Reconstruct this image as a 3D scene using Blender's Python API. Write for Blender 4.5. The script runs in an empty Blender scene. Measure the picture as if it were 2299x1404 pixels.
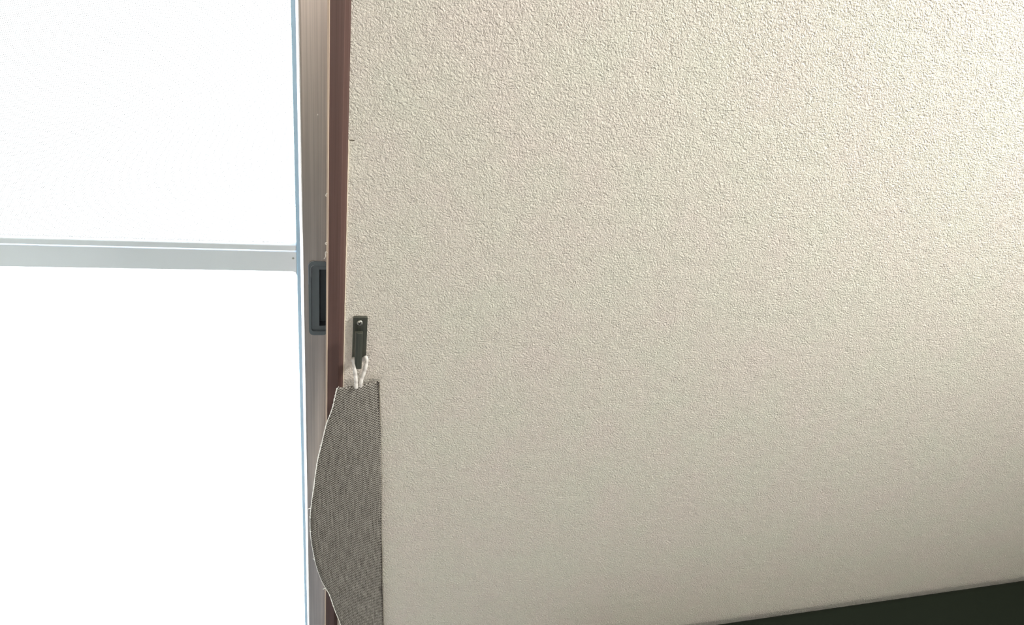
import bpy, bmesh, math, random
from mathutils import Vector, Matrix
random.seed(7)
scene = bpy.context.scene
C = scene.collection

# ------------------------------------------------------------------ camera
W, H, F = 2299.0, 1404.0, 1500.0
CAM = Vector((0.0, -0.68, 1.50))
vy = Vector((-428.0, 2303.0, F)).normalized()            # world down seen from the camera (x right, y down, z forward)
hx = Vector(((F*F + 7*2303)/428.0, 7.0, F)).normalized() # along the wall
hx = (hx - hx.dot(vy)*vy).normalized()
nn = hx.cross(vy).normalized()                           # into the wall
cam_d = bpy.data.cameras.new('camera')
cam = bpy.data.objects.new('camera', cam_d); C.objects.link(cam)
right = Vector((hx.x, nn.x, -vy.x)); up = -Vector((hx.y, nn.y, -vy.y)); back = -Vector((hx.z, nn.z, -vy.z))
m = Matrix((right, up, back)).transposed().to_4x4(); m.translation = CAM
cam.matrix_world = m
cam_d.sensor_fit = 'HORIZONTAL'; cam_d.sensor_width = 36.0; cam_d.lens = F/W*36.0; cam_d.clip_start = 0.01
scene.camera = cam

def at(px, py, Y=0.0):
    """point of the plane y = Y behind a pixel of the photograph: used to measure sizes and places"""
    r = Vector(((px-W/2)/F, (py-H/2)/F, 1.0))
    d = Vector((r.dot(hx), r.dot(nn), -r.dot(vy)))
    t = (Y-CAM.y)/d.y
    return CAM + d*t

# ------------------------------------------------------------------ world, lights, exposure
world = bpy.data.worlds.new('overcast_sky'); scene.world = world; world.use_nodes = True
bg = world.node_tree.nodes['Background']
bg.inputs[0].default_value = (0.93, 0.97, 1.0, 1); bg.inputs[1].default_value = 6.0
def area(name, loc, target, size, power, col, shape='DISK'):
    l = bpy.data.lights.new(name, 'AREA'); l.energy = power; l.size = size; l.color = col; l.shape = shape
    o = bpy.data.objects.new(name, l); C.objects.link(o); o.location = loc
    o.rotation_euler = (Vector(target)-Vector(loc)).to_track_quat('-Z', 'Y').to_euler()
    return o
area('room_lamp', (1.35, -0.42, 2.25), (0.75, 0.0, 1.1), 0.30, 34.0, (1.0, 0.985, 0.91))
area('added_sash_light', (-0.25, -2.2, 1.62), (0.05, 0.0, 1.3), 0.5, 11.0, (1.0, 0.89, 0.81))  # added light, no known lamp here; puts the highlight on the sash
scene.view_settings.view_transform = 'Standard'
scene.view_settings.look = 'None'
scene.view_settings.gamma = 1.0
scene.view_settings.use_curve_mapping = False
scene.view_settings.exposure = 0.0

# ------------------------------------------------------------------ materials
def mat(name, col, rough=0.6, metal=0.0, spec=0.5):
    mt = bpy.data.materials.new(name); mt.use_nodes = True
    b = mt.node_tree.nodes['Principled BSDF']
    b.inputs['Base Color'].default_value = (*col, 1); b.inputs['Roughness'].default_value = rough
    b.inputs['Metallic'].default_value = metal; b.inputs['Specular IOR Level'].default_value = spec
    return mt, mt.node_tree, b
def nd(t, kind, **kw):
    n = t.nodes.new(kind)
    for k, v in kw.items(): setattr(n, k, v)
    return n
def ramp(t, stops):
    r = nd(t, 'ShaderNodeValToRGB'); e = r.color_ramp.elements
    while len(e) < len(stops): e.new(0.5)
    for i, (p, c) in enumerate(stops): e[i].position = p; e[i].color = (*c, 1)
    return r
def noise(t, vec, scale, detail=2.0, rough=0.5, dist=0.0):
    n = nd(t, 'ShaderNodeTexNoise'); n.inputs['Scale'].default_value = scale
    n.inputs['Detail'].default_value = detail; n.inputs['Roughness'].default_value = rough
    n.inputs['Distortion'].default_value = dist
    t.links.new(vec, n.inputs['Vector']); return n
def mapping(t, vec, scale):
    mp = nd(t, 'ShaderNodeMapping'); mp.inputs['Scale'].default_value = scale
    t.links.new(vec, mp.inputs['Vector']); return mp.outputs[0]
def mathn(t, op, a, b=None):
    n = nd(t, 'ShaderNodeMath', operation=op)
    for i, x in enumerate((a, b)):
        if x is None: continue
        if isinstance(x, (int, float)): n.inputs[i].default_value = x
        else: t.links.new(x, n.inputs[i])
    return n.outputs[0]

def wall_material():
    mt, t, b = mat('embossed_wallpaper', (0.8, 0.76, 0.66), 0.75, 0, 0.35)
    co = nd(t, 'ShaderNodeTexCoord').outputs['Object']
    big = noise(t, co, 9.0, 4.0, 0.65)
    cr = ramp(t, [(0.36, (0.785, 0.77, 0.685)), (0.50, (0.795, 0.757, 0.685)), (0.66, (0.81, 0.745, 0.69))])
    t.links.new(big.outputs['Fac'], cr.inputs[0]); t.links.new(cr.outputs[0], b.inputs['Base Color'])
    # wrinkled crepe relief: warped ridged noise, a few millimetres across
    warp = noise(t, co, 120.0, 2.0)
    sub = nd(t, 'ShaderNodeVectorMath', operation='SUBTRACT'); t.links.new(warp.outputs['Color'], sub.inputs[0]); sub.inputs[1].default_value = (.5, .5, .5)
    sc = nd(t, 'ShaderNodeVectorMath', operation='SCALE'); t.links.new(sub.outputs[0], sc.inputs[0]); sc.inputs['Scale'].default_value = 0.006
    add = nd(t, 'ShaderNodeVectorMath', operation='ADD'); t.links.new(co, add.inputs[0]); t.links.new(sc.outputs[0], add.inputs[1])
    v = add.outputs[0]
    n1 = noise(t, v, 250.0, 3.0, 0.55)
    ridge = mathn(t, 'SUBTRACT', 1.0, mathn(t, 'MULTIPLY', mathn(t, 'ABSOLUTE', mathn(t, 'SUBTRACT', n1.outputs['Fac'], 0.5)), 4.5))
    n2 = noise(t, v, 430.0, 2.0, 0.5)
    n3 = noise(t, co, 60.0, 2.0, 0.5)
    amp = mathn(t, 'ADD', 0.45, n3.outputs['Fac'])
    hgt = mathn(t, 'MULTIPLY', mathn(t, 'ADD', mathn(t, 'MULTIPLY', ridge, 0.5), mathn(t, 'MULTIPLY', n2.outputs['Fac'], 1.1)), amp)
    bp = nd(t, 'ShaderNodeBump'); bp.inputs['Strength'].default_value = 1.0; bp.inputs['Distance'].default_value = 0.0017
    t.links.new(hgt, bp.inputs['Height']); t.links.new(bp.outputs[0], b.inputs['Normal'])
    return mt
M_wall = wall_material()

def brushed(name, c1, c2, rough, metal):
    mt, t, b = mat(name, c1, rough, metal)
    co = nd(t, 'ShaderNodeTexCoord').outputs['Object']
    n = noise(t, mapping(t, co, (1.0, 1.0, 0.006)), 700.0, 3.0, 0.6)
    n2 = noise(t, mapping(t, co, (1.0, 1.0, 0.03)), 110.0, 2.0, 0.5)
    mx = mathn(t, 'ADD', mathn(t, 'MULTIPLY', n.outputs['Fac'], 0.5), mathn(t, 'MULTIPLY', n2.outputs['Fac'], 0.5))
    cr = ramp(t, [(0.38, c1), (0.62, c2)]); t.links.new(mx, cr.inputs[0]); t.links.new(cr.outputs[0], b.inputs['Base Color'])
    bp = nd(t, 'ShaderNodeBump'); bp.inputs['Strength'].default_value = 0.25; bp.inputs['Distance'].default_value = 0.0001
    t.links.new(n.outputs['Fac'], bp.inputs['Height']); t.links.new(bp.outputs[0], b.inputs['Normal'])
    return mt
M_sash = brushed('brushed_bronze_aluminium', (0.50, 0.44, 0.405), (0.70, 0.62, 0.57), 0.30, 0.85)
M_casing = brushed('red_brown_casing', (0.10, 0.056, 0.050), (0.145, 0.080, 0.070), 0.5, 0.0)
M_edgelight = mat('painted_edge_light', (0.80, 0.64, 0.52), 0.4, 0.2)[0]  # pale tone paints in the window light caught along the casing edge
M_caulk = mat('cream_caulk', (0.80, 0.70, 0.58), 0.6)[0]
M_glareblue = mat('glare_blue_aluminium', (0.48, 0.68, 0.86), 0.35, 0.1)[0]  # the blue is window glare put into the screen frame colour
M_rail = mat('glare_white_aluminium', (0.92, 0.95, 1.0), 0.45, 0.0)[0]  # near-white stands in for glare over the backlit screen rail
M_mesh = mat('grey_screen_thread', (0.35, 0.36, 0.36), 0.6)[0]
M_pull = mat('dark_slate_plastic', (0.13, 0.16, 0.18), 0.38)[0]
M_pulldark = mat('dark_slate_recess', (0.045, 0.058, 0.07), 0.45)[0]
M_pullglint = mat('pull_highlight_paint', (0.42, 0.45, 0.50), 0.3, 0.4)[0]  # pale tone paints the curved highlights at the corner of the pull
M_hook = brushed('olive_grey_metal', (0.085, 0.092, 0.078), (0.125, 0.130, 0.108), 0.38, 0.55)
M_screw = mat('zinc_screw', (0.5, 0.5, 0.46), 0.42, 0.8)[0]
M_slot = mat('screw_slot', (0.02, 0.02, 0.02), 0.6)[0]
M_thread, _t, _b = mat('white_thread', (0.92, 0.90, 0.86), 0.9)
_tl = _t.nodes.new('ShaderNodeBsdfTranslucent'); _tl.inputs[0].default_value = (0.95, 0.94, 0.9, 1)
_mx = _t.nodes.new('ShaderNodeMixShader'); _mx.inputs[0].default_value = 0.5
_t.links.new(_b.outputs[0], _mx.inputs[1]); _t.links.new(_tl.outputs[0], _mx.inputs[2]); _t.links.new(_mx.outputs[0], _t.nodes['Material Output'].inputs[0])
M_lint = mat('white_lint', (0.9, 0.86, 0.8), 0.9)[0]
M_floor = brushed('grey_vinyl_floor', (0.20, 0.23, 0.27), (0.25, 0.28, 0.32), 0.5, 0)
M_room = mat('white_plaster', (0.74, 0.72, 0.66), 0.85)[0]
M_bench = mat('dark_green_black_vinyl', (0.006, 0.010, 0.005), 0.8, 0, 0.2)[0]
M_nick = mat('wallpaper_slit', (0.10, 0.085, 0.06), 0.9)[0]

def cord_material():
    mt, t, b = mat('twisted_white_cotton', (0.78, 0.75, 0.72), 0.9)
    uv = nd(t, 'ShaderNodeTexCoord').outputs['UV']
    w = nd(t, 'ShaderNodeTexWave', wave_type='BANDS', bands_direction='DIAGONAL'); w.inputs['Scale'].default_value = 1.0
    t.links.new(uv, w.inputs['Vector'])
    cr = ramp(t, [(0.0, (0.64, 0.61, 0.59)), (0.5, (0.82, 0.80, 0.78))]); t.links.new(w.outputs['Fac'], cr.inputs[0])
    t.links.new(cr.outputs[0], b.inputs['Base Color'])
    bp = nd(t, 'ShaderNodeBump'); bp.inputs['Strength'].default_value = 0.8; bp.inputs['Distance'].default_value = 0.0006
    t.links.new(w.outputs['Fac'], bp.inputs['Height']); t.links.new(bp.outputs[0], b.inputs['Normal'])
    return mt
M_cord = cord_material()

def linen_material():
    mt, t, b = mat('grey_brown_woven_linen', (0.22, 0.2, 0.17), 0.9, 0, 0.2)
    uv = nd(t, 'ShaderNodeTexCoord').outputs['UV']                      # metres across / along the band
    wob = noise(t, uv, 260.0, 2.0)
    sub = nd(t, 'ShaderNodeVectorMath', operation='SUBTRACT'); t.links.new(wob.outputs['Color'], sub.inputs[0]); sub.inputs[1].default_value = (.5, .5, .5)
    sc = nd(t, 'ShaderNodeVectorMath', operation='SCALE'); t.links.new(sub.outputs[0], sc.inputs[0]); sc.inputs['Scale'].default_value = 0.0012
    add = nd(t, 'ShaderNodeVectorMath', operation='ADD'); t.links.new(uv, add.inputs[0]); t.links.new(sc.outputs[0], add.inputs[1])
    sp = nd(t, 'ShaderNodeSeparateXYZ'); t.links.new(add.outputs[0], sp.inputs[0])
    a = mathn(t, 'SINE', mathn(t, 'MULTIPLY', sp.outputs[0], 2*math.pi/0.0046))
    c = mathn(t, 'SINE', mathn(t, 'MULTIPLY', sp.outputs[1], 2*math.pi/0.0042))
    weave = mathn(t, 'ADD', 0.5, mathn(t, 'MULTIPLY', mathn(t, 'MULTIPLY', a, c), 0.5))
    n1 = noise(t, mapping(t, uv, (1.0, 0.08, 1.0)), 420.0, 3.0, 0.6)     # slubs running along the warp
    n2 = noise(t, mapping(t, uv, (0.15, 1.0, 1.0)), 500.0, 2.0, 0.6)
    n3 = noise(t, uv, 900.0, 2.0, 0.6)
    tone = mathn(t, 'ADD', mathn(t, 'MULTIPLY', weave, 0.38), mathn(t, 'ADD', mathn(t, 'MULTIPLY', n1.outputs['Fac'], 0.30),
           mathn(t, 'ADD', mathn(t, 'MULTIPLY', n2.outputs['Fac'], 0.16), mathn(t, 'MULTIPLY', n3.outputs['Fac'], 0.20))))
    cr = ramp(t, [(0.33, (0.03, 0.026, 0.023)), (0.46, (0.155, 0.143, 0.130)), (0.60, (0.35, 0.33, 0.30)), (0.74, (0.58, 0.56, 0.51))])
    t.links.new(tone, cr.inputs[0]); t.links.new(cr.outputs[0], b.inputs['Base Color'])
    bp = nd(t, 'ShaderNodeBump'); bp.inputs['Strength'].default_value = 0.8; bp.inputs['Distance'].default_value = 0.0006
    t.links.new(tone, bp.inputs['Height']); t.links.new(bp.outputs[0], b.inputs['Normal'])
    return mt
M_linen = linen_material()

def glass_material():
    mt = bpy.data.materials.new('clear_glass'); mt.use_nodes = True; t = mt.node_tree
    t.nodes.remove(t.nodes['Principled BSDF']); out = t.nodes['Material Output']
    tr = nd(t, 'ShaderNodeBsdfTransparent'); tr.inputs[0].default_value = (0.96, 0.98, 0.98, 1)
    gl = nd(t, 'ShaderNodeBsdfGlossy'); gl.inputs['Roughness'].default_value = 0.02
    fr = nd(t, 'ShaderNodeFresnel'); fr.inputs[0].default_value = 1.45
    mx = nd(t, 'ShaderNodeMixShader'); ge = nd(t, 'ShaderNodeNewGeometry'); front = mathn(t, 'MULTIPLY', fr.outputs[0], mathn(t, 'SUBTRACT', 1.0, ge.outputs['Backfacing']))
    t.links.new(front, mx.inputs[0]); t.links.new(tr.outputs[0], mx.inputs[1]); t.links.new(gl.outputs[0], mx.inputs[2])
    t.links.new(mx.outputs[0], out.inputs[0]); return mt
M_glass = glass_material()

# ------------------------------------------------------------------ mesh helpers
def add_box(bm, x0, x1, y0, y1, z0, z1):
    v = [bm.verts.new((x, y, z)) for z in (z0, z1) for y in (y0, y1) for x in (x0, x1)]
    for f in ((0,2,3,1), (4,5,7,6), (0,1,5,4), (2,6,7,3), (0,4,6,2), (1,3,7,5)): bm.faces.new([v[i] for i in f])
def obj(name, bm, material, parent=None, bevel=0.0, seg=2, smooth=False):
    me = bpy.data.meshes.new(name); bmesh.ops.recalc_face_normals(bm, faces=bm.faces); bm.to_mesh(me); bm.free()
    me.materials.append(material)
    if smooth:
        for p in me.polygons: p.use_smooth = True
    o = bpy.data.objects.new(name, me); C.objects.link(o)
    if parent:
        o.parent = parent; o.matrix_parent_inverse = Matrix.Translation(-parent.location)
    if bevel:
        md = o.modifiers.new('bevel', 'BEVEL'); md.width = bevel; md.segments = seg; md.limit_method = 'ANGLE'
    return o
def box(name, x0, x1, y0, y1, z0, z1, material, parent=None, bevel=0.0, seg=2):
    bm = bmesh.new(); add_box(bm, x0, x1, y0, y1, z0, z1); return obj(name, bm, material, parent, bevel, seg)
def prism(name, outline, y0, y1, material, parent=None, bevel=0.0, seg=2, hole=None):
    """outline (and an optional hole of the same vertex count) in x,z; extruded from y0 to y1"""
    bm = bmesh.new(); n = len(outline)
    A = [bm.verts.new((x, y0, z)) for x, z in outline]; B = [bm.verts.new((x, y1, z)) for x, z in outline]
    for i in range(n): bm.faces.new((A[i], A[(i+1)%n], B[(i+1)%n], B[i]))
    if hole:
        D = [bm.verts.new((x, y0, z)) for x, z in hole]; E = [bm.verts.new((x, y1, z)) for x, z in hole]
        for i in range(n):
            j = (i+1)%n
            bm.faces.new((D[j], D[i], E[i], E[j])); bm.faces.new((A[j], A[i], D[i], D[j])); bm.faces.new((B[i], B[j], E[j], E[i]))
    else:
        bm.faces.new(A); bm.faces.new(B[::-1])
    return obj(name, bm, material, parent, bevel, seg)
def profile(name, pts, z0, z1, material, parent=None, bevel=0.0):
    """profile in x,y extruded upright"""
    bm = bmesh.new(); n = len(pts)
    A = [bm.verts.new((x, y, z0)) for x, y in pts]; B = [bm.verts.new((x, y, z1)) for x, y in pts]
    for i in range(n): bm.faces.new((A[i], A[(i+1)%n], B[(i+1)%n], B[i]))
    bm.faces.new(A[::-1]); bm.faces.new(B)
    return obj(name, bm, material, parent, bevel)
def smooth_path(pts, k=6):
    out = []
    P = [pts[0]] + list(pts) + [pts[-1]]
    for i in range(1, len(P)-2):
        p0, p1, p2, p3 = P[i-1], P[i], P[i+1], P[i+2]
        for s in range(k):
            u = s/k
            out.append(0.5*((2*p1) + (p2-p0)*u + (2*p0-5*p1+4*p2-p3)*u*u + (3*p1-p0-3*p2+p3)*u**3))
    out.append(P[-2]); return out
def add_tube(bm, pts, r, seg=8, uvl=None, jitter=0.0):
    n = len(pts); rings = []; L = 0.0; Ls = []
    ref = Vector((0.13, 1, 0.07)).normalized()
    for i, p in enumerate(pts):
        d = (pts[min(i+1, n-1)]-pts[max(i-1, 0)]).normalized()
        a = d.cross(ref).normalized(); b2 = d.cross(a)
        rr = (r[i] if isinstance(r, (list, tuple)) else r)*(1+random.uniform(-jitter, jitter))
        rings.append([bm.verts.new(p + (a*math.cos(2*math.pi*k/seg) + b2*math.sin(2*math.pi*k/seg))*rr) for k in range(seg)])
        if i: L += (p-pts[i-1]).length
        Ls.append(L)
    for i in range(n-1):
        for k in range(seg):
            f = bm.faces.new((rings[i][k], rings[i][(k+1)%seg], rings[i+1][(k+1)%seg], rings[i+1][k]))
            if uvl is not None:
                uvs = ((k/seg, Ls[i]), ((k+1)/seg, Ls[i]), ((k+1)/seg, Ls[i+1]), (k/seg, Ls[i+1]))
                for lp, (a_, b_) in zip(f.loops, uvs): lp[uvl].uv = (a_*0.32, b_*60)
    bm.faces.new(rings[0][::-1]); bm.faces.new(rings[-1])
def rounded(x0, x1, z0, z1, r, k=5, corners=(1, 1, 1, 1)):
    pts = []
    for (cx, cz, a0), on in zip(((x1-r, z1-r, 0), (x0+r, z1-r, 90), (x0+r, z0+r, 180), (x1-r, z0+r, 270)), corners):
        for i in range(k+1):
            a = math.radians(a0 + 90*i/k)
            if on: pts.append((cx+r*math.cos(a), cz+r*math.sin(a)))
            else:
                sx = 1 if a0 in (0, 270) else -1; sz = 1 if a0 in (0, 90) else -1
                u = i/k
                pts.append((cx+sx*r*min(1, 1.0) , cz+sz*r) if i else (cx+sx*r, cz+sz*r))
                pts[-1] = (cx+sx*r + (1e-5*u), cz+sz*r + 1e-5*u)
    return pts
def thing(name, label, cat, loc, group=None):
    o = bpy.data.objects.new(name, None); C.objects.link(o); o.location = loc; o.empty_display_size = 0.02
    bpy.context.view_layer.update()
    if label: o['label'] = label
    if cat: o['category'] = cat
    if group: o['group'] = group
    return o
def struct(o): o['kind'] = 'structure'; return o

# ------------------------------------------------------------------ room shell
XO = at(776, 0).x              # right side of the window opening
XL, XR, YB, ZC = -2.0, 3.2, -3.0, 2.4
OL, OB, OT = -1.00, 0.05, 2.02
bm = bmesh.new()
add_box(bm, XO, XR, 0.0, 0.14, 0, ZC)
add_box(bm, XL, OL, 0.0, 0.14, 0, ZC)
add_box(bm, OL, XO, 0.0, 0.14, OT, ZC)
add_box(bm, OL, XO, 0.0, 0.14, 0, OB)
wall = struct(obj('wall_back', bm, M_wall))
slit = box('wallpaper_slit', at(784, 314).x, at(796, 314).x, -0.0004, 0.002, at(790, 315).z-0.0004, at(790, 314).z, M_nick, wall)
struct(box('floor', XL-0.1, XR+0.1, YB-0.1, 0.14, -0.1, 0, M_floor))
struct(box('ceiling', XL-0.1, XR+0.1, YB-0.1, 0.14, ZC, ZC+0.1, M_room))
struct(box('wall_left', XL-0.1, XL, YB, 0.14, 0, ZC, M_room))
struct(box('wall_right', XR, XR+0.1, YB, 0.14, 0, ZC, M_room))
struct(box('wall_front', XL-0.1, XR+0.1, YB-0.1, YB, 0, ZC, M_room))

# ------------------------------------------------------------------ window surround: red-brown casing proud of the wall
win = thing('window_1', 'white-bright sliding window opening edged by a narrow red-brown upright casing', None, (XO, 0, OB)); struct(win)
c_l = at(738, 0, -0.006).x; c_r = at(789, 0, -0.003).x; c_m = c_l + (c_r-c_l)*0.70
profile('casing', [(c_l+0.0010, -0.0060), (c_m, -0.0058), (c_m+0.001, -0.0050), (c_r-0.002, -0.0036), (c_r, -0.0015), (c_r, 0.0), (XO, 0.0), (XO, 0.024), (c_l, 0.024), (c_l, -0.005)],
        OB, OT+0.03, M_casing, win)
e = profile('casing_edge', [(c_l-0.0011, -0.0066), (c_l+0.0006, -0.0072), (c_l+0.0011, -0.0062), (c_l+0.0002, -0.0010), (c_l-0.0011, -0.0010)], OB, OT+0.03, M_edgelight, win)
e['label'] = 'edge of the casing, painted pale for the window light it catches'
bm = bmesh.new()
pts = [Vector((c_r+0.0004+random.uniform(-.0003, .0003), -0.0008, at(784, 314).z - i*0.006)) for i in range(150)]
add_tube(bm, pts, 0.0008, 6)
e = obj('caulk_bead', bm, M_caulk, win, smooth=True); e['label'] = 'thin cream caulk bead'
box('jamb', XO-0.012, XO-0.0002, 0.0242, 0.138, OB, OT, M_casing, win)
box('head_frame', OL, XO-0.013, 0.0, 0.138, OT-0.04, OT-0.0002, M_casing, win, 0.002)
box('sill_frame', OL, XO-0.013, 0.0, 0.138, OB+0.0002, OB+0.02, M_casing, win, 0.002)
box('jamb', OL+0.0002, OL+0.03, 0.0, 0.138, OB+0.021, OT-0.041, M_casing, win, 0.002)

# ------------------------------------------------------------------ sliding sash (bronze aluminium stile with recessed finger pull)
YS = 0.030
sx0 = at(668, 0, YS).x; sx1 = XO-0.0125
sb, st = OB+0.022, OT-0.042
sash = thing('window_sash', 'bronze-grey brushed aluminium sliding sash with a dark recessed finger pull', 'window sash', (sx0, YS, sb))
pz1 = at(712, 586, YS).z; pz0 = at(712, 752, YS).z; px0 = at(693, 668, YS).x; px1 = sx1-0.0012
# stile front with two soft vertical flutes, cut open for the pull: below, above and the two sides of it
def stile_piece(bm, x0, x1, z0, z1): add_box(bm, x0, x1, YS, YS+0.024, z0, z1)
fl = 0.5*(sx0+at(700, 0, YS).x)
bm = bmesh.new()
prof = lambda: [(sx0, YS+0.002), (sx0+0.0012, YS+0.0003), (sx0+0.003, YS), (px0-0.001, YS), (px1, YS), (sx1, YS), (sx1, YS+0.024), (sx0, YS+0.024)]
def extr(bm, pts, z0, z1):
    n = len(pts); A = [bm.verts.new((x, y, z0)) for x, y in pts]; B = [bm.verts.new((x, y, z1)) for x, y in pts]
    for i in range(n): bm.faces.new((A[i], A[(i+1)%n], B[(i+1)%n], B[i]))
    bm.faces.new(A[::-1]); bm.faces.new(B)
extr(bm, prof(), pz1-0.002, st); extr(bm, prof(), sb, pz0+0.002)
extr(bm, [(sx0, YS+0.002), (sx0+0.0012, YS+0.0003), (sx0+0.003, YS), (px0+0.002, YS), (px0+0.002, YS+0.024), (sx0, YS+0.024)], pz0+0.002, pz1-0.002)
obj('stile', bm, M_sash, sash)
# faint raised line down the stile
lx = at(701, 0, YS).x
# pull: rounded tray with rim, inner deep slot
outer = rounded(px0, px1, pz0, pz1, 0.006)
tray_in = rounded(px0+0.0030, px1-0.0006, pz0+0.006, pz1-0.006, 0.0035)
pull = prism('finger_pull', outer, YS-0.0012, YS+0.006, M_pull, sash, 0.0006, 2, hole=tray_in)
ix0 = at(717, 668, YS).x; iz1 = at(717, 608, YS).z; iz0 = at(717, 735, YS).z
prism('pull_recess', [(px0+0.002, pz0+0.004), (px0+0.002, pz1-0.004), (px1-0.0003, pz1-0.004), (px1-0.0003, pz0+0.004)][::-1],
      YS+0.0025, YS+0.0045, M_pull, pull, 0, hole=[(ix0, iz0), (ix0, iz1), (px1-0.001, iz1), (px1-0.001, iz0)][::-1])
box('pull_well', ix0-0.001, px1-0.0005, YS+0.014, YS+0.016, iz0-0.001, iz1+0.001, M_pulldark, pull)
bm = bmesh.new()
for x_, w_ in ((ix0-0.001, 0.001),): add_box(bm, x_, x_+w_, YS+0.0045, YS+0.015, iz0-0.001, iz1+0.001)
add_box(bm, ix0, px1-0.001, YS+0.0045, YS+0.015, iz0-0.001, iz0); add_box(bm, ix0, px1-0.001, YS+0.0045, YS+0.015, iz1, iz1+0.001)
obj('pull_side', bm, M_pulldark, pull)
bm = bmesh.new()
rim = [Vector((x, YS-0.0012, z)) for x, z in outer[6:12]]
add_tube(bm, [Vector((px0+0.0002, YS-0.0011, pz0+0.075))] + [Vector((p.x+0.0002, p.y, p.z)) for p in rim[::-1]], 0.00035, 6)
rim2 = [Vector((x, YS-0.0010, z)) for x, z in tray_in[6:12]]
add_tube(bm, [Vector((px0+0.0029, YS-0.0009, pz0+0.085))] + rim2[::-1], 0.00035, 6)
o = obj('pull_rim_glint', bm, M_pullglint, pull, smooth=True); o['label'] = 'painted highlights round the upper corner of the pull'
box('glass_pane', OL+0.06, sx0-0.0001, YS+0.010, YS+0.015, sb+0.03, st-0.02, M_glass, sash)
box('bottom_rail', OL+0.06, sx0-0.0001, YS+0.002, YS+0.022, sb, sb+0.0299, M_sash, sash, 0.001)
box('top_rail', OL+0.06, sx0-0.0001, YS+0.002, YS+0.022, st-0.0199, st, M_sash, sash, 0.001)
box('stile', OL+0.032, OL+0.0598, YS, YS+0.024, sb, st, M_sash, sash, 0.001)
p = at(713, 257, YS)
box('paint_chip', p.x-0.0005, p.x+0.0006, YS-0.0004, YS+0.0002, p.z-0.0008, p.z+0.0006, M_lint, sash)['label'] = 'tiny white paint chip'

# ------------------------------------------------------------------ insect screen outside the sash
YN = 0.085
nx1 = at(663, 0, YN).x; nx0 = at(652.5, 0, YN).x
rz1 = at(655, 551, YN).z; rz0 = at(650, 611, YN).z; zb1 = at(655, 563, YN).z; zb0 = at(655, 567, YN).z
scr = thing('insect_screen', 'framed insect screen outside the window glass, pale blue window glare painted into its frame', 'insect screen', (nx1, YN, sb))
prism('screen_stile', [(nx0, sb), (nx1, sb), (nx1, st), (nx0, st)], YN, YN+0.014, M_glareblue, scr, 0.0008)
XS = OL+0.06
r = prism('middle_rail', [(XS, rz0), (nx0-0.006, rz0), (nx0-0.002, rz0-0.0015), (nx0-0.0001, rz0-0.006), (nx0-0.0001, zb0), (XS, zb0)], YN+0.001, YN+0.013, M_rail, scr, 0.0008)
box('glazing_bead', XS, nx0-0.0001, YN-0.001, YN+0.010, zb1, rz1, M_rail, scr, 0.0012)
p = at(658, 581, YN)
bm = bmesh.new(); bmesh.ops.create_cone(bm, cap_ends=True, segments=16, radius1=0.0014, radius2=0.0009, depth=0.0012, matrix=Matrix.Translation((p.x, YN+0.0004, p.z)) @ Matrix.Rotation(math.radians(90), 4, 'X'))
obj('rivet', bm, M_screw, r)
box('screen_stile', XS-0.02, XS-0.0001, YN, YN+0.014, sb, st, M_glareblue, scr, 0.0008)
box('bottom_rail', XS, nx0-0.0001, YN, YN+0.013, sb, sb+0.03, M_glareblue, scr, 0.0008)
box('top_rail', XS, nx0-0.0001, YN, YN+0.013, st-0.02, st, M_glareblue, scr, 0.0008)
bm = bmesh.new(); tk = 0.00016; pitch = 0.00160
x = nx0-0.0001
while x > XS:
    add_box(bm, x-tk, x+tk, YN+0.005-tk, YN+0.005+tk, rz1-0.001, st-0.019); x -= pitch
z = rz1+pitch/2
while z < st-0.02:
    add_box(bm, XS, nx0, YN+0.005+0.2*tk, YN+0.005+2.2*tk, z-tk, z+tk); z += pitch
o = obj('screen_mesh', bm, M_mesh, scr); o['kind'] = 'stuff'; o['label'] = 'fine grey insect netting'

# ------------------------------------------------------------------ tieback hook
P = at(793, 709); Q = at(825.5, 709); R = at(797, 801)
hk = thing('tieback_hook', 'dark olive-grey metal curtain hook screwed to the cream wall', 'hook', ((P.x+Q.x)/2, 0, R.z))
ox0, ox1, oz0, oz1 = P.x, Q.x, R.z, P.z
plate = prism('back_plate', rounded(ox0, ox1, oz0, oz1, 0.0016, 4), -0.0032, 0.0, M_hook, hk, 0.0005)
YA = -0.0185
a0 = at(797.5, 750, YA+0.0035).x; a1 = at(815, 750, YA).x; az1 = at(806, 749, YA).z; az0 = at(806, 829, YA).z
w = a1-a0
arm = profile('hook_arm', [(a0, YA+0.0048), (a0+0.0006, YA+0.0012), (a0+w*0.30, YA), (a0+w*0.36, YA-0.0004), (a1-0.0016, YA-0.0004), (a1-0.0010, YA), (a1, YA+0.0006), (a1, YA+0.0048)], az0, az1, M_hook, hk, 0.0004)
prism('hook_bridge', [(a0+0.0004, az0+0.0006), (a1-0.0004, az0+0.0006), (a1-0.0004, az0+0.006), (a0+0.0004, az0+0.006)], YA+0.0045, -0.0030, M_hook, hk, 0.0003)
p = at(807.5, 722)
s = bmesh.new(); bmesh.ops.create_uvsphere(s, u_segments=24, v_segments=12, radius=0.0037, matrix=Matrix.Translation((p.x, -0.0031, p.z)) @ Matrix.Diagonal((1, 0.45, 1, 1)))
sc_ = obj('screw', s, M_screw, hk, smooth=True)
s = bmesh.new()
for ang in (25, 115):
    b0 = len(s.verts); add_box(s, -0.0022, 0.0022, -0.00022, 0.0002, -0.00045, 0.00045); s.verts.ensure_lookup_table()
    bmesh.ops.transform(s, matrix=Matrix.Translation((p.x, -0.00475, p.z)) @ Matrix.Rotation(math.radians(ang), 4, 'Y'), verts=s.verts[b0:])
obj('cross_slot', s, M_slot, sc_)

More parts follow.
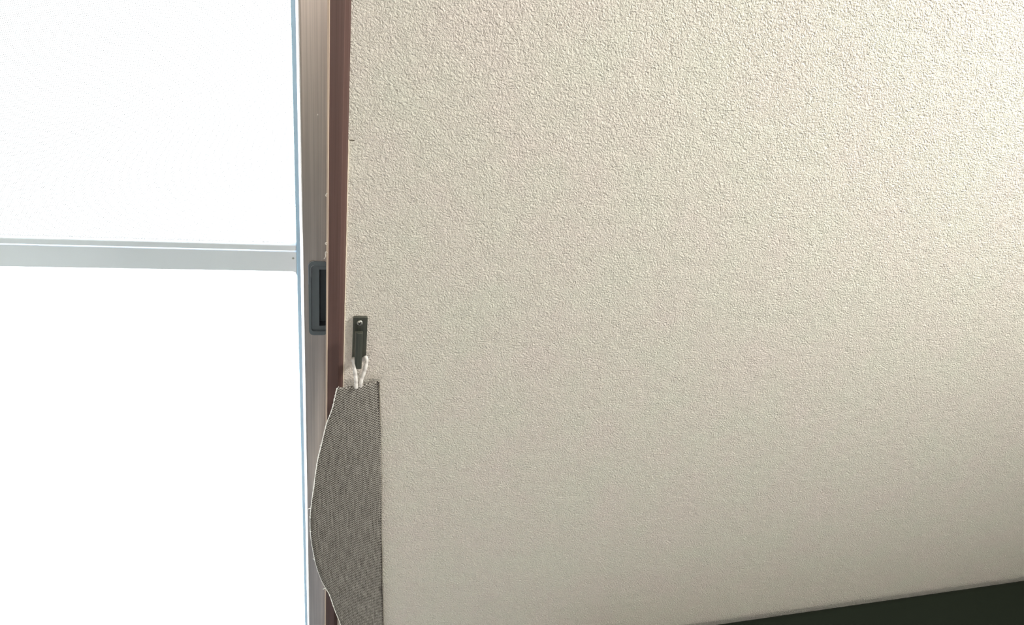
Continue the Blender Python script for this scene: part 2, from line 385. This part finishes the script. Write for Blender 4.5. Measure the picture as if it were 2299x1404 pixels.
# ------------------------------------------------------------------ curtain tieback
YT = -0.016
Lp = [(757,872),(752,893),(747,915),(738,940),(733,953),(722,998),(712,1042),(704,1100),(700,1130),(697,1162),(698,1200),(703,1235),(710,1268),(721,1300),(731,1320),(741,1338),(750,1365),(758,1385),(766,1406),(776,1440),(785,1475),(792,1510)]
Rp = [(852,857),(852,884),(853,915),(854,945),(855,980),(855.5,1010),(856,1050),(856.5,1100),(857,1130),(857,1162),(857,1200),(858,1235),(858.5,1268),(859,1300),(859.5,1320),(860,1338),(860.5,1365),(861,1385),(862,1406),(864,1440),(866,1475),(868,1510)]
tb = thing('curtain_tieback', 'grey-brown woven linen curtain tieback hanging by a white cord from the hook', 'curtain tieback', (at(810, 1510, YT).x, YT, at(810, 1510, YT).z))
Lw = smooth_path([at(x, y, YT-0.010) for x, y in Lp], 5); Rw = smooth_path([at(x, y, YT+0.008) for x, y in Rp], 5)
NC = 18
def yoff(u, v):     # soft bow of the band: the edge by the wall lies back, the window side stands off
    return 0.0025*math.sin(math.pi*u) * (-1) + 0.0012*math.sin(v*9.0+u*2.0)
bm = bmesh.new(); uvl = bm.loops.layers.uv.new('UV'); th = 0.0016
def edge_bulge(u): return th*math.sqrt(max(0.0, 1-(2*u-1)**8))
rows = len(Lw); fr = []; bk = []; UV = []
top_arch = [0.0]*NC
for i in range(rows):
    v = i/(rows-1); a, b_ = Lw[i], Rw[i]; f_ = []; k_ = []; uu = []
    for j in range(NC+1):
        u = j/NC; p = a.lerp(b_, u); y = p.y + yoff(u, v)
        hh = edge_bulge(u)*0.5 + 0.0003
        f_.append(bm.verts.new((p.x, y-hh, p.z))); k_.append(bm.verts.new((p.x, y+hh, p.z)))
        uu.append((p.x - Rw[i].x + 1.0, p.z))
    fr.append(f_); bk.append(k_); UV.append(uu)
def quad(vs, uvs):
    f = bm.faces.new(vs)
    for lp, q in zip(f.loops, uvs): lp[uvl].uv = q
for i in range(rows-1):
    for j in range(NC):
        idx = ((i,j),(i+1,j),(i+1,j+1),(i,j+1))
        quad([fr[a][b_] for a, b_ in idx], [UV[a][b_] for a, b_ in idx])
        quad([bk[a][b_] for a, b_ in idx[::-1]], [UV[a][b_] for a, b_ in idx[::-1]])
    for j in (0, NC):
        quad([fr[i][j], bk[i][j], bk[i+1][j], fr[i+1][j]], [UV[i][j], UV[i][j], UV[i+1][j], UV[i+1][j]])
for i in (0, rows-1):
    for j in range(NC):
        quad([fr[i][j], fr[i][j+1], bk[i][j+1], bk[i][j]], [UV[i][j], UV[i][j+1], UV[i][j+1], UV[i][j]])
obj('band', bm, M_linen, tb, smooth=True)
# bright stitched edge towards the window, with stray fibres
bm = bmesh.new()
ep = [Vector((p.x-0.0003+random.uniform(-.00018, .00018), p.y+yoff(0, 0)-0.0004, p.z)) for p in smooth_path(Lw, 3)]
add_tube(bm, ep, 0.00062, 6, jitter=0.35)
for (x, y, dx, dy) in ((722,1000,-5,2),(697,1142,-6,2),(697,1163,-3,-2),(698,1194,-3,0),(706,1257,-4,-2),(731,1321,-6,3),(757,874,4,-6)):
    a = at(x, y, YT-0.012); b_ = at(x+dx, y+dy, YT-0.014)
    add_tube(bm, [a, a.lerp(b_, .5)+Vector((0, 0, 0.0004)), b_], [0.0006, 0.00045, 0.0002], 5)
o = obj('edge_thread', bm, M_thread, tb, smooth=True); o['label'] = 'bright fuzzy off-white edge thread'
bm = bmesh.new()
ep = [Vector((p.x+0.0002+random.uniform(-.00015, .00015), p.y-0.0002, p.z)) for p in smooth_path(Rw, 2)]
add_tube(bm, ep, 0.0005, 6, jitter=0.3)
M_hem = mat('taupe_hem_thread', (0.42, 0.38, 0.32), 0.9)[0]
obj('hem_thread', bm, M_hem, tb, smooth=True)
# row of dark stitches inside the right hem
bm = bmesh.new()
sp_ = smooth_path(Rw, 2)
for i in range(0, len(sp_)-1, 2):
    p = sp_[i]; add_box(bm, p.x-0.0024, p.x-0.0014, p.y-0.0022, p.y-0.0006, p.z-0.0008, p.z+0.0008)
o = obj('stitching', bm, mat('dark_stitch', (0.05, 0.04, 0.035), 0.9)[0], tb); o['kind'] = 'stuff'
# cord loop: behind the hook arm, over the bridge, down into the top seam
bm = bmesh.new(); uvl = bm.loops.layers.uv.new('UV')
zc_ = az0+0.0078
cpts = [at(799.5, 872, -0.0245), at(799.5, 858, -0.0225), at(797.5, 838, -0.019), at(795, 820, -0.016), at(794.5, 806, -0.013),
        Vector((a0-0.0016, -0.0105, zc_-0.001)), Vector((a0+w*0.3, -0.0088, zc_+0.0008)), Vector((a0+w*0.7, -0.0088, zc_+0.0008)), Vector((a1+0.0012, -0.0095, zc_)),
        at(821.5, 803, -0.0125), at(823, 813, -0.015), at(820, 828, -0.018), at(815, 843, -0.020), at(811, 856, -0.0225), at(809.5, 868, -0.0235)]
add_tube(bm, smooth_path(cpts, 8), 0.0023, 12, uvl)
o = obj('cord_loop', bm, M_cord, tb, smooth=True); o['label'] = 'white twisted cotton cord'

# ------------------------------------------------------------------ lint fibres caught on the casing edge
g = 'lint fibres caught on the casing edge'
for path, lab in (([(735,434),(732,436),(731,440),(734,441)], 'short white lint fibre highest on the pale casing edge'),
                  ([(735,546),(731,545),(730,548),(734,549)], 'short white lint fibre above the finger pull on the casing edge'),
                  ([(735,567),(731,566),(730,571),(731,576),(727,582)], 'longer curled white lint fibre just above the finger pull'),):
    bm = bmesh.new(); add_tube(bm, smooth_path([at(x, y, -0.0082) for x, y in path], 5), 0.00028, 5)
    o = obj('lint_fibre', bm, M_lint, smooth=True)
    o['label'] = lab; o['category'] = 'lint'; o['group'] = g

# ------------------------------------------------------------------ low dark bench along the wall foot
zt = at(1480, 1404).z
bx0 = 0.40; bx1 = 2.6
bench = thing('padded_bench', 'low near-black padded bench top along the foot of the wall', 'bench', ((bx0+bx1)/2, -0.22, 0))
bm = bmesh.new(); add_box(bm, bx0, bx1, -0.40, -0.008, zt-0.09, zt)
obj('cushion', bm, M_bench, bench, 0.022, 5, True)
box('seat_base', bx0+0.02, bx1-0.02, -0.39, -0.02, zt-0.13, zt-0.0905, M_bench, bench, 0.004)
for sx in (bx0+0.05, bx1-0.09):
    for sy in (-0.37, -0.07): box('leg', sx, sx+0.04, sy, sy+0.04, 0, zt-0.1305, M_bench, bench, 0.003)
